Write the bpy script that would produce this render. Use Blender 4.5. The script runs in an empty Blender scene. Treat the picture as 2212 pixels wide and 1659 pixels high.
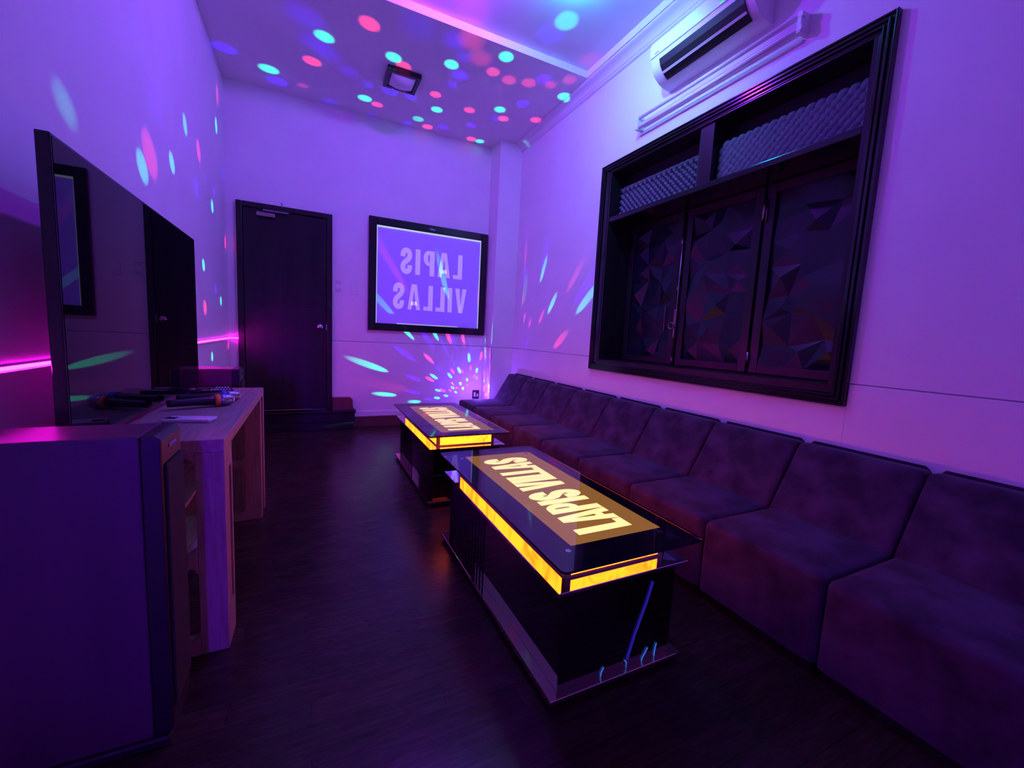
import bpy, bmesh, math, random
from mathutils import Vector, Matrix
random.seed(7)
PI = math.pi
scn = bpy.context.scene
COL = scn.collection

# ---------------------------------------------------------------- camera
F_PX, YAW, PITCH, ROLL, CAMH = 897.697, 26.055347, -6.44907, 2.913021, 1.18
def cam_axes():
    y, p, r = [math.radians(a) for a in (YAW, PITCH, ROLL)]
    f = Vector((math.sin(y)*math.cos(p), math.cos(y)*math.cos(p), math.sin(p)))
    rt = Vector((math.cos(y), -math.sin(y), 0)); up = rt.cross(f)
    c, s = math.cos(r), math.sin(r)
    return c*rt + s*up, -s*rt + c*up, f
RT, UP, FW = cam_axes()
cam = bpy.data.cameras.new('camera'); camo = bpy.data.objects.new('camera', cam); COL.objects.link(camo)
cam.sensor_width = 36; cam.lens = F_PX/2212*36; cam.clip_start = 0.02
camo.matrix_world = Matrix(((RT.x, UP.x, -FW.x, 0), (RT.y, UP.y, -FW.y, 0), (RT.z, UP.z, -FW.z, CAMH), (0, 0, 0, 1)))
scn.camera = camo
scn.view_settings.view_transform = 'Standard'
scn.view_settings.look = 'None'
scn.view_settings.gamma = 1
scn.view_settings.use_curve_mapping = False
scn.view_settings.exposure = 0.0
w = bpy.data.worlds.new('night'); scn.world = w; w.use_nodes = True
w.node_tree.nodes['Background'].inputs[0].default_value = (0, 0, 0, 1)
w.node_tree.nodes['Background'].inputs[1].default_value = 0

# room measures (metres)
XL, XR, YF, YB = -0.772, 2.422, 5.288, -1.6
ZF, ZN, YSTEP = 3.59, 3.65, 3.475

# ---------------------------------------------------------------- lamps of the room, with added fill
def point(name, loc, color, power, size=.05, kind='POINT', rot=None, **kw):
    l = bpy.data.lights.new(name, kind); l.color = color; l.energy = power
    if kind == 'AREA':
        l.shape = 'DISK'; l.size = size
    else:
        l.shadow_soft_size = size
    for k, v in kw.items(): setattr(l, k, v)
    o = bpy.data.objects.new(name, l); COL.objects.link(o); o.location = loc
    if rot is not None: o.rotation_euler = rot
    return o
# blue ceiling lamp just above the picture, added violet fill beside it, weak lamp at the back of the room
point('blue_ceiling_lamp', (1.65, 2.66, 3.61), (.0, .40, 1), 28, .03)
point('blue_fill_spot', (1.66, 2.26, 3.32), (.18, .52, 1), 34, .02, 'SPOT', (Vector((2.42, 2.65, 2.78))-Vector((1.66, 2.26, 3.32))).to_track_quat('-Z', 'Y').to_euler(), spot_size=math.radians(125), spot_blend=1.0)  # unseen spot added to brighten the wall round the air conditioner
point('violet_fill', (.85, 2.92, 3.63), (.27, .02, 1), 142, .05)
point('blue_back_lamp', (-.42, -1.35, 1.15), (.24, .0, 1), 20, .05)
point('blue_back_spot', (-.42, -1.35, 1.15), (.055, .0, 1), 150, .03, 'SPOT', (Vector((-.36, 1.7, .45))-Vector((-.42, -1.35, 1.15))).to_track_quat('-Z', 'Y').to_euler(), spot_size=math.radians(26), spot_blend=.9)

# ---------------------------------------------------------------- materials
def mat(name, color=(.5, .5, .5), rough=.5, metal=0, spec=.5, emit=None, estr=1, coat=0, sheen=0):
    m = bpy.data.materials.new(name); m.use_nodes = True
    b = m.node_tree.nodes['Principled BSDF']
    b.inputs['Base Color'].default_value = (*color, 1)
    b.inputs['Roughness'].default_value = rough
    b.inputs['Metallic'].default_value = metal
    b.inputs['Specular IOR Level'].default_value = spec
    b.inputs['Coat Weight'].default_value = coat
    b.inputs['Sheen Weight'].default_value = sheen
    if emit:
        b.inputs['Emission Color'].default_value = (*emit, 1)
        b.inputs['Emission Strength'].default_value = estr
    return m
def nodes(m):
    nt = m.node_tree
    return nt, nt.nodes['Principled BSDF'], nt.nodes.new, nt.links.new
def noise_mix(m, c1, c2, scale, detail=4, stretch=(1, 1, 1), lo=.35, hi=.65, bump=0, bscale=None, dist=0):
    nt, b, N, L = nodes(m)
    tc = N('ShaderNodeTexCoord'); mp = N('ShaderNodeMapping'); mp.inputs['Scale'].default_value = stretch
    nz = N('ShaderNodeTexNoise'); nz.inputs['Scale'].default_value = scale; nz.inputs['Detail'].default_value = detail
    nz.inputs['Distortion'].default_value = dist
    cr = N('ShaderNodeValToRGB')
    cr.color_ramp.elements[0].position = lo; cr.color_ramp.elements[1].position = hi
    cr.color_ramp.elements[0].color = (*c1, 1); cr.color_ramp.elements[1].color = (*c2, 1)
    L(tc.outputs['Object'], mp.inputs['Vector']); L(mp.outputs['Vector'], nz.inputs['Vector'])
    L(nz.outputs['Fac'], cr.inputs['Fac']); L(cr.outputs['Color'], b.inputs['Base Color'])
    if bump:
        n2 = N('ShaderNodeTexNoise'); n2.inputs['Scale'].default_value = bscale or scale; n2.inputs['Detail'].default_value = 5
        L(mp.outputs['Vector'], n2.inputs['Vector'])
        bp = N('ShaderNodeBump'); bp.inputs['Strength'].default_value = bump; bp.inputs['Distance'].default_value = .002
        L(n2.outputs['Fac'], bp.inputs['Height']); L(bp.outputs['Normal'], b.inputs['Normal'])
    return cr

M = {}
M['wall'] = mat('wall_paint', (.80, .80, .80), .55)
noise_mix(M['wall'], (.78, .78, .78), (.82, .82, .82), 3, bump=.25, bscale=220)
M['ceiling'] = mat('ceiling_paint', (.80, .80, .80), .7); noise_mix(M['ceiling'], (.78, .78, .78), (.82, .82, .82), 2, bump=.15, bscale=150)
M['trim'] = mat('trim_paint', (.78, .78, .78), .4)
M['seam'] = mat('grey_seam_filler', (.22, .20, .24), .8)
M['black_wood'] = mat('black_wood', (.012, .010, .013), .30, spec=.28); noise_mix(M['black_wood'], (.010, .008, .011), (.018, .014, .018), 8, stretch=(1, 1, .08), bump=.3, bscale=30)
M['black_gloss'] = mat('black_gloss_lacquer', (.008, .007, .010), .16)
M['black_mat'] = mat('matt_black_board', (.010, .008, .012), .7)
M['facet'] = mat('faceted_tile', (.005, .008, .016), .30, spec=.34)
M['foam'] = mat('foam', (.085, .085, .115), .95); noise_mix(M['foam'], (.085, .09, .13), (.11, .12, .17), 40)
M['chrome'] = mat('chrome', (.75, .75, .78), .15, 1)
M['steel'] = mat('dull_steel', (.30, .26, .26), .35, 1)
M['mirror'] = mat('bronze_mirror', (.72, .66, .68), .02, 1)
M['dark_mirror'] = mat('dark_mirror', (.16, .14, .16), .03, 1)
M['bronze'] = mat('bronze_mirror_plate', (.62, .42, .38), .06, 1)
M['white_plastic'] = mat('white_plastic', (.80, .80, .80), .3)
M['white_metal'] = mat('white_enamel', (.82, .82, .82), .35)
M['slot'] = mat('dark_slot', (.004, .004, .005), .6)
M['maroon'] = mat('maroon_laminate', (.13, .03, .04), .4); noise_mix(M['maroon'], (.10, .02, .03), (.16, .04, .05), 6, stretch=(1, 1, .1))
M['spk'] = mat('speaker_cabinet', (.11, .05, .085), .42); noise_mix(M['spk'], (.060, .020, .050), (.080, .028, .062), 5, stretch=(1, 1, .06))
M['cloth'] = mat('speaker_cloth', (.008, .007, .010), .9)
M['rubber'] = mat('black_rubber', (.010, .009, .012), .45)
M['screen'] = mat('tv_glass', (.003, .003, .005), .015, spec=.10)
M['orange'] = mat('orange_ring', (.95, .30, .04), .45, emit=(.8, .2, .03), estr=0)
M['bluering'] = mat('blue_ring', (.03, .12, .8), .45)
M['mesh_metal'] = mat('microphone_grille', (.34, .34, .46), .35, .8); noise_mix(M['mesh_metal'], (.2, .2, .3), (.5, .5, .62), 220, lo=.45, hi=.55)
M['phone'] = mat('white_phone_case', (.85, .80, .88), .35)
M['buttons'] = mat('pale_buttons', (.8, .78, .85), .5)
M['lampglass'] = mat('frosted_glass', (.75, .68, .72), .35)
M['skirt'] = mat('skirting_tile', (.10, .035, .04), .35)

# velvet
m = M['velvet'] = mat('velvet', (.09, .065, .07), .85, sheen=.12)
m.node_tree.nodes['Principled BSDF'].inputs['Sheen Roughness'].default_value = .4
m.node_tree.nodes['Principled BSDF'].inputs['Specular IOR Level'].default_value = .15
noise_mix(m, (.026, .013, .034), (.070, .040, .084), 7, detail=6, lo=.36, hi=.62, bump=.5, bscale=260)

# wood of the tv stand: long grain
m = M['ashwood'] = mat('ash_laminate', (.34, .24, .22), .42)
noise_mix(m, (.26, .18, .16), (.40, .30, .27), 6, detail=6, stretch=(12, 1, 12), lo=.3, hi=.7, bump=.2, bscale=60)
m = M['ashwood_v'] = mat('ash_laminate_upright', (.34, .24, .22), .42)
noise_mix(m, (.26, .18, .16), (.40, .30, .27), 6, detail=6, stretch=(12, 12, 1), lo=.3, hi=.7, bump=.2, bscale=60)

# parquet
m = M['floor'] = mat('dark_parquet', (.03, .015, .012), .22, spec=.28)
nt, b, N, L = nodes(m)
tc = N('ShaderNodeTexCoord'); mp = N('ShaderNodeMapping'); mp.inputs['Rotation'].default_value = (0, 0, 0)
br = N('ShaderNodeTexBrick'); br.offset = .37; br.inputs['Scale'].default_value = 1
br.inputs['Brick Width'].default_value = .62; br.inputs['Row Height'].default_value = .095
br.inputs['Mortar Size'].default_value = .0012; br.inputs['Mortar Smooth'].default_value = .1
br.inputs['Color1'].default_value = (.022, .011, .010, 1); br.inputs['Color2'].default_value = (.036, .019, .016, 1)
br.inputs['Mortar'].default_value = (.006, .003, .003, 1)
L(tc.outputs['Object'], mp.inputs['Vector']); L(mp.outputs['Vector'], br.inputs['Vector'])
nz = N('ShaderNodeTexNoise'); nz.inputs['Scale'].default_value = 5; nz.inputs['Detail'].default_value = 7
mp2 = N('ShaderNodeMapping'); mp2.inputs['Scale'].default_value = (1, 14, 1)
L(tc.outputs['Object'], mp2.inputs['Vector']); L(mp2.outputs['Vector'], nz.inputs['Vector'])
mx = N('ShaderNodeMix'); mx.data_type = 'RGBA'; mx.blend_type = 'MULTIPLY'; mx.inputs['Factor'].default_value = .5
cr = N('ShaderNodeValToRGB'); cr.color_ramp.elements[0].position = .3; cr.color_ramp.elements[0].color = (.45, .45, .45, 1)
cr.color_ramp.elements[1].position = .7; cr.color_ramp.elements[1].color = (1.3, 1.3, 1.3, 1)
L(nz.outputs['Fac'], cr.inputs['Fac']); L(br.outputs['Color'], mx.inputs['A']); L(cr.outputs['Color'], mx.inputs['B'])
L(mx.outputs['Result'], b.inputs['Base Color'])
bp = N('ShaderNodeBump'); bp.inputs['Strength'].default_value = .25; bp.inputs['Distance'].default_value = .002
L(br.outputs['Fac'], bp.inputs['Height']); bp.invert = True; L(bp.outputs['Normal'], b.inputs['Normal'])
mr = N('ShaderNodeMapRange'); mr.inputs['To Min'].default_value = .20; mr.inputs['To Max'].default_value = .34
L(nz.outputs['Fac'], mr.inputs['Value']); L(mr.outputs['Result'], b.inputs['Roughness'])

# table emission panels: lit onyx film
def glow(name, c1, c2, scale, stretch, s=1):
    m = bpy.data.materials.new(name); m.use_nodes = True
    nt = m.node_tree; nt.nodes.remove(nt.nodes['Principled BSDF']); N, L = nt.nodes.new, nt.links.new
    out = nt.nodes['Material Output']; e = N('ShaderNodeEmission'); e.inputs['Strength'].default_value = s
    tc = N('ShaderNodeTexCoord'); mp = N('ShaderNodeMapping'); mp.inputs['Scale'].default_value = stretch
    nz = N('ShaderNodeTexNoise'); nz.inputs['Scale'].default_value = scale; nz.inputs['Detail'].default_value = 6
    nz.inputs['Distortion'].default_value = 1.2; nz.inputs['Roughness'].default_value = .65
    cr = N('ShaderNodeValToRGB'); cr.color_ramp.elements[0].position = .32; cr.color_ramp.elements[1].position = .52
    cr.color_ramp.elements[0].color = (*c1, 1); cr.color_ramp.elements[1].color = (*c2, 1)
    L(tc.outputs['Object'], mp.inputs['Vector']); L(mp.outputs['Vector'], nz.inputs['Vector'])
    L(nz.outputs['Fac'], cr.inputs['Fac']); L(cr.outputs['Color'], e.inputs['Color']); L(e.outputs[0], out.inputs['Surface'])
    return m
M['onyx'] = glow('lit_onyx', (11.5, .46, .012), (11.5, 1.15, .045), 9, (1, 1, .35))
def emis(name, c, s=1):
    m = bpy.data.materials.new(name); m.use_nodes = True
    nt = m.node_tree; nt.nodes.remove(nt.nodes['Principled BSDF']); e = nt.nodes.new('ShaderNodeEmission')
    e.inputs['Color'].default_value = (*c, 1); e.inputs['Strength'].default_value = s
    nt.links.new(e.outputs[0], nt.nodes['Material Output'].inputs['Surface']); return m
M['film'] = emis('lit_brown_film', (.40, .17, .045))
M['film_edge'] = emis('film_edge', (.16, .07, .01))
M['letters'] = emis('lit_cream_letters', (2.2, 1.5, .62))
M['pink_led'] = emis('pink_led', (1, .0032, .85), 105)
M['blue_led'] = emis('blue_led', (.05, .02, 3), 2)
M['line_glow'] = emis('glowing_blue_line', (.05, .17, .8), .7)
M['line_glow_dim'] = emis('dim_blue_line', (.02, .01, .30), .8)
M['green_led'] = emis('green_led', (.05, 1, .2), 1.2)
M['white_led'] = emis('white_edge_led', (.62, .66, 1.0), .9)
# tinted table glass: thin pane, fresnel reflection over tinted see-through
def glass(name, tint, ior=1.5):
    m = bpy.data.materials.new(name); m.use_nodes = True
    nt = m.node_tree; nt.nodes.remove(nt.nodes['Principled BSDF']); N, L = nt.nodes.new, nt.links.new
    t = N('ShaderNodeBsdfTransparent'); t.inputs['Color'].default_value = (*tint, 1)
    g = N('ShaderNodeBsdfGlossy'); g.inputs['Roughness'].default_value = .015
    f = N('ShaderNodeFresnel'); f.inputs['IOR'].default_value = ior
    ge = N('ShaderNodeNewGeometry'); fm = N('ShaderNodeMix'); fm.data_type = 'FLOAT'
    L(ge.outputs['Backfacing'], fm.inputs['Factor']); L(f.outputs[0], fm.inputs['A']); fm.inputs['B'].default_value = 0
    mx = N('ShaderNodeMixShader'); L(fm.outputs['Result'], mx.inputs['Fac']); L(t.outputs[0], mx.inputs[1]); L(g.outputs[0], mx.inputs[2])
    L(mx.outputs[0], nt.nodes['Material Output'].inputs['Surface']); return m
M['glass'] = glass('smoked_glass', (.88, .86, .89), 1.5)
M['glass_edge'] = mat('glass_edge', (.01, .01, .03), .1)
# sign board behind glass
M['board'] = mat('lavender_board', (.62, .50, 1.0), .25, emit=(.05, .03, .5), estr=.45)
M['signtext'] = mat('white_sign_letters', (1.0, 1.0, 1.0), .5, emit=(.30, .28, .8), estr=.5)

# ---------------------------------------------------------------- mesh helpers
class MB:
    def __init__(s): s.bm = bmesh.new()
    def box(s, x0, x1, y0, y1, z0, z1, bev=0, seg=2, mi=0):
        v = [s.bm.verts.new((x, y, z)) for x in (x0, x1) for y in (y0, y1) for z in (z0, z1)]
        fs = [(0, 1, 3, 2), (4, 6, 7, 5), (0, 4, 5, 1), (2, 3, 7, 6), (0, 2, 6, 4), (1, 5, 7, 3)]
        F = [s.bm.faces.new([v[i] for i in f]) for f in fs]
        for f in F: f.material_index = mi
        if bev:
            E = list({e for f in F for e in f.edges})
            r = bmesh.ops.bevel(s.bm, geom=E, offset=bev, segments=seg, profile=.5, affect='EDGES')
            for f in r['faces']: f.material_index = mi
        return s
    def prism(s, poly, a0, a1, axis, mi=0):
        """poly = 2D points; axis: 'x' -> (y,z) pts, 'y' -> (x,z), 'z' -> (x,y)"""
        def P(p, a):
            return {'x': (a, p[0], p[1]), 'y': (p[0], a, p[1]), 'z': (p[0], p[1], a)}[axis]
        A = [s.bm.verts.new(P(p, a0)) for p in poly]; B = [s.bm.verts.new(P(p, a1)) for p in poly]
        n = len(poly)
        fs = [s.bm.faces.new(A), s.bm.faces.new(B[::-1])]
        for i in range(n): fs.append(s.bm.faces.new((A[i], B[i], B[(i+1) % n], A[(i+1) % n])))
        for f in fs: f.material_index = mi
        return s
    def lathe(s, prof, M4=None, n=24, mi=0):
        """prof = (radius, height) along local z"""
        M4 = M4 or Matrix(); rings = []
        for r, h in prof:
            if r < 1e-6: rings.append([s.bm.verts.new(M4 @ Vector((0, 0, h)))])
            else: rings.append([s.bm.verts.new(M4 @ Vector((r*math.cos(2*PI*i/n), r*math.sin(2*PI*i/n), h))) for i in range(n)])
        for a, b in zip(rings, rings[1:]):
            for i in range(n):
                j = (i+1) % n
                if len(a) == 1 and len(b) == 1: continue
                if len(a) == 1: f = s.bm.faces.new((a[0], b[i], b[j]))
                elif len(b) == 1: f = s.bm.faces.new((a[i], a[j], b[0]))
                else: f = s.bm.faces.new((a[i], a[j], b[j], b[i]))
                f.material_index = mi; f.smooth = True
        for ring in (rings[0], rings[-1]):
            if len(ring) > 1:
                f = s.bm.faces.new(ring); f.material_index = mi
        return s
    def tube(s, pts, r, n=8, mi=0):
        pts = [Vector(p) for p in pts]; rings = []
        up = Vector((0, 0, 1))
        for k, p in enumerate(pts):
            d = (pts[min(k+1, len(pts)-1)]-pts[max(k-1, 0)]).normalized()
            u = d.cross(up)
            if u.length < 1e-3: u = d.cross(Vector((1, 0, 0)))
            u.normalize(); v = d.cross(u)
            rings.append([s.bm.verts.new(p + r*(math.cos(2*PI*i/n)*u + math.sin(2*PI*i/n)*v)) for i in range(n)])
        for a, b in zip(rings, rings[1:]):
            for i in range(n):
                f = s.bm.faces.new((a[i], a[(i+1) % n], b[(i+1) % n], b[i])); f.smooth = True; f.material_index = mi
        s.bm.faces.new(rings[0]); s.bm.faces.new(rings[-1])
        return s
    def polys(s, polys, fn, depth, mi=0):
        """extruded flat letters: fn(x,y,d)->3D"""
        for p in polys:
            A = [s.bm.verts.new(fn(x, y, 0)) for x, y in p]; B = [s.bm.verts.new(fn(x, y, depth)) for x, y in p]
            n = len(p)
            try:
                s.bm.faces.new(A); s.bm.faces.new(B[::-1])
                for i in range(n): s.bm.faces.new((A[i], B[i], B[(i+1) % n], A[(i+1) % n]))
            except ValueError: pass
        return s
    def obj(s, name, mats, parent=None, loc=None, smooth=False):
        bmesh.ops.recalc_face_normals(s.bm, faces=s.bm.faces[:])
        me = bpy.data.meshes.new(name); s.bm.to_mesh(me); s.bm.free()
        for mm in (mats if isinstance(mats, (list, tuple)) else [mats]): me.materials.append(mm)
        o = bpy.data.objects.new(name, me); COL.objects.link(o)
        if smooth:
            for p in me.polygons: p.use_smooth = True
        if parent: o.parent = parent
        if loc is not None: o.location = loc
        return o
def tag(o, label=None, cat=None, group=None, kind=None):
    for k, v in (('label', label), ('category', cat), ('group', group), ('kind', kind)):
        if v: o[k] = v
    return o
def thing(name, label, cat, loc=(0, 0, 0), rz=0, group=None, kind=None):
    o = bpy.data.objects.new(name, None); COL.objects.link(o); o.location = loc; o.rotation_euler = (0, 0, rz)
    o.empty_display_size = .1
    return tag(o, label, cat, group, kind)
def copy_tree(o, parent=None):
    c = o.copy(); COL.objects.link(c)
    if parent: c.parent = parent
    for ch in [x for x in o.children]: copy_tree(ch, c)
    return c
def smooth_by_angle(o, ang=40):
    me = o.data
    for p in me.polygons: p.use_smooth = True
    bm = bmesh.new(); bm.from_mesh(me)
    for e in bm.edges:
        if len(e.link_faces) == 2 and e.calc_face_angle(0) > math.radians(ang): e.smooth = False
    bm.to_mesh(me); bm.free(); return o

# ---------------------------------------------------------------- room shell
T = .25
MB().box(XL-T, XR+T+.3, YB-T, YF+T, -.2, 0).obj('floor', M['floor'])['kind'] = 'structure'
# window opening in the right wall
WY0, WY1, WZ0, WZ1 = 1.190, 3.150, .985, 2.690
WALLT = .40
b = MB()
b.box(XR, XR+WALLT, YB, WY0, 0, ZN+.1); b.box(XR, XR+WALLT, WY1, YF, 0, ZN+.1)
b.box(XR, XR+WALLT, WY0, WY1, 0, WZ0); b.box(XR, XR+WALLT, WY0, WY1, WZ1, ZN+.1)
tag(b.obj('wall_right', M['wall']), kind='structure')
tag(MB().box(XL-T, XL, YB, YF, 0, ZN+.1).obj('wall_left', M['wall']), kind='structure')
tag(MB().box(XL-T, XR+WALLT, YF, YF+T, 0, ZN+.1).obj('wall_far', M['wall']), kind='structure')
tag(MB().box(XL-T, XR+WALLT, YB-T, YB, 0, ZN+.1).obj('wall_back', M['wall']), kind='structure')
XC, YC = 2.122, 4.994
tag(MB().box(XC, XR, YC, YF, 0, ZF+.05).obj('wall_column', M['wall']), kind='structure')
# ceiling: raised near field, lower far field and a border along the right wall
b = MB(); b.box(XL, XR, YSTEP, YF, ZF, ZN+.3); b.box(XL, XR-.112, YB, YSTEP, ZN, ZN+.3); b.box(XR-.112, XR, YB, YSTEP, ZF, ZN+.3)
tag(b.obj('ceiling', M['ceiling']), kind='structure')
# crown moulding along the right wall
prof = [(XR, ZF), (XR-.100, ZF), (XR-.100, ZF-.012), (XR-.088, ZF-.020), (XR-.070, ZF-.024), (XR-.050, ZF-.034), (XR-.036, ZF-.050),
        (XR-.028, ZF-.066), (XR-.020, ZF-.070), (XR-.020, ZF-.082), (XR-.008, ZF-.090), (XR, ZF-.092)]
o = MB().prism(prof, YB, YC, 'y').obj('trim_1', M['trim']); tag(smooth_by_angle(o, 35), kind='structure')
# wainscot ledge line round the room at 1.03 m
ZL = 1.030
b = MB(); b.box(XR-.007, XR, YB, 1.12, 0, ZL, .002, 1); b.box(XR-.007, XR, 3.255, YC-.007, 0, ZL, .002, 1); b.box(XR-.007, XR, 1.12, 3.255, 0, .91)
b.box(.22, XC-.007, YF-.007, YF, .02, ZL, .002, 1); b.box(XC-.007, XC, YC-.007, YF-.007, 0, ZL, .002, 1); b.box(XC-.007, XR-.007, YC-.007, YC, 0, ZL, .002, 1)
b.box(XL, XL+.007, YB, YF-.007, 0, ZL, .002, 1); b.box(XL, -.69, YF-.007, YF, .02, ZL, .002, 1)
tag(b.obj('trim_2', M['wall']), kind='structure')
# dark grout seam above the ledge
b = MB(); z0, z1 = ZL, ZL+.006
b.box(XR-.0015, XR+.001, YB, 1.12, z0, z1); b.box(XR-.0015, XR+.001, 3.257, YC, z0, z1); b.box(.228, XC, YF-.0015, YF+.001, z0, z1); b.box(XC, XR, YC-.0015, YC+.001, z0, z1); b.box(XC-.0015, XC+.001, YC, YF, z0, z1)
tag(b.obj('trim_3', M['seam']), kind='structure')
# skirting on the far wall
b = MB(); b.box(.46, XC-.03, YF-.022, YF-.007, .125, .192, .006, 2, mi=0); b.box(.46, XC-.03, YF-.030, YF-.007, 0, .125, .003, 1, mi=1)
tag(b.obj('baseboard_far', [M['trim'], M['skirt']]), kind='structure')

# ---------------------------------------------------------------- door on its step
d = thing('door_1', None, None, (0, 0, 0), kind='structure')
DX0, DX1, DZ0, DZ1 = -.684, .228, .225, 2.436
b = MB()
fw = .055
b.box(DX0, DX0+fw, YF-.045, YF, DZ0, DZ1, .006); b.box(DX1-fw, DX1, YF-.045, YF, DZ0, DZ1, .006); b.box(DX0+fw, DX1-fw, YF-.045, YF, DZ1-fw, DZ1, .006)
b.obj('door_frame', M['black_wood'], d)
lx0, lx1, lz0, lz1 = DX0+fw+.004, DX1-fw-.004, DZ0+.012, DZ1-fw-.004
yd = YF-.030
b = MB(); b.box(lx0, lx1, yd, YF-.002, lz0, lz1, .003, 1)
pw = (lx1-lx0-.09*2-.10)/2
def panel(x0, x1, z0, z1, arch=0, flip=False):
    pts = [(x0, z0), (x1, z0), (x1, z1)]
    if arch:
        for k in range(1, 8):
            t = k/8
            h = arch*math.sin(t*PI/2) if not flip else arch*math.cos(t*PI/2)
            h = arch*(.5-.5*math.cos(PI*t)) if not flip else arch*(.5+.5*math.cos(PI*t))
            pts.append((x1+(x0-x1)*t, z1+h))
        pts.append((x0, z1+(arch if not flip else 0)))
        if flip: pts[2] = (x1, z1+arch)
    else: pts.append((x0, z1))
    b.prism(pts, yd-.011, yd+.001, 'y')
    cx, cz = (x0+x1)/2, (z0+z1)/2
    b.prism([(cx+(x-cx)*.80, cz+(z-cz)*(1-.036/(z1-z0)*2)) for x, z in pts], yd-.018, yd-.010, 'y')
xa, xb = lx0+.09, lx0+.09+pw+.10
for x0, fl in ((xa, True), (xb, False)):
    # upper arched, small middle, lower
    panel(x0, x0+pw, 1.40, 2.12, .10, not fl); panel(x0, x0+pw, 1.06, 1.28); panel(x0, x0+pw, .38, .94)
b.obj('door_leaf', M['black_wood'], d)
# knob, closer, sill, keeper
Ky = Matrix.Translation((.100, yd, 1.185)) @ Matrix.Rotation(PI/2, 4, 'X')
MB().lathe([(.034, 0), (.034, .006), (.016, .010), (.014, .028), (.026, .034), (.031, .048), (.028, .060), (.014, .068), (0, .069)], Ky).obj('door_knob', M['chrome'], d)
MB().box(.164, .172, yd-.004, yd, 1.15, 1.22, .001, 1).obj('latch_plate', M['chrome'], d)
b = MB(); b.box(-.50, -.33, yd-.045, yd-.001, 2.30, 2.345, .008); b.box(-.44, -.20, yd-.052, yd-.046, 2.355, 2.372, .002, 1)
b.obj('door_closer', M['steel'], d)
MB().tube([(-.265, YF-.05, 2.42), (-.265, YF-.055, 2.465)], .007).lathe([(.012, 0), (.012, .012)], Matrix.Translation((-.265, YF-.055, 2.455))).obj('door_stop_pin', M['chrome'], d)
MB().box(.03, .155, yd-.030, yd-.012, DZ0+.002, DZ0+.010).obj('floor_bolt', M['chrome'], d)
b = MB(); b.box(XL+.007, .46, 5.150, YF-.007, 0, .085, .006); b.box(XL+.007, .475, 5.185, YF-.007, .085, .225, .004)
b.box(XL+.007, .487, 5.165, YF-.007, .195, .225, .008)
tag(b.obj('door_step', M['black_wood']), 'low two-tier dark step running under the black door', 'step')
# rounded maroon block next to the door
x0, x1, z0, z1, r = .232, .452, .225, .372, .045
pts = [(x0, z0), (x1+.012, z0), (x1, z0+.05)] + [(x1-r+r*math.cos(a), z1-r+r*math.sin(a)) for a in [PI/2*k/8 for k in range(9)]] + [(x0, z1)]
tag(smooth_by_angle(MB().prism(pts, 5.200, YF-.008, 'y').obj('corner_block', M['maroon'])), 'small maroon block with a rounded top corner on the door step', 'block')
# switch plate and two small notices, socket
s = thing('light_switch', 'white square switch plate on the far wall beside the door', 'switch', (.460, YF, 1.640))
MB().box(-.036, .036, -.008, 0, -.058, .058, .004).obj('plate', M['white_plastic'], s)
MB().box(-.018, .018, -.012, -.008, -.022, .022, .002, 1).obj('rocker', M['white_plastic'], s)
def notice(z, lab):
    n = thing('notice_label', lab, 'label', (.296, YF, z), group=None)
    MB().box(-.036, .036, -.0016, 0, -.026, .026).obj('card', M['white_plastic'], n)
    b = MB(); rnd = random.Random(int(z*100))
    for k in range(3):
        x = -.030
        while x < .026:
            l = rnd.uniform(.004, .012); b.box(x, min(x+l, .03), -.0022, -.0014, .014-.013*k-.003, .014-.013*k+.003); x += l+.004
    b.obj('print', M['steel'], n)
notice(1.700, 'upper of two small printed notices beside the black door')
notice(1.612, 'lower of two small printed notices beside the black door')
s = thing('wall_socket', 'dark framed wall socket low in the far right corner behind sofa', 'socket', (2.035, YF-.007, .375))
MB().box(-.048, .048, -.012, 0, -.06, .06, .004).obj('plate', M['rubber'], s)
b = MB(); b.box(-.032, -.006, -.016, -.012, -.030, .030, .002, 1); b.box(.010, .030, -.016, -.012, -.030, .010, .002, 1); b.obj('insert', M['white_plastic'], s)

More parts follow.
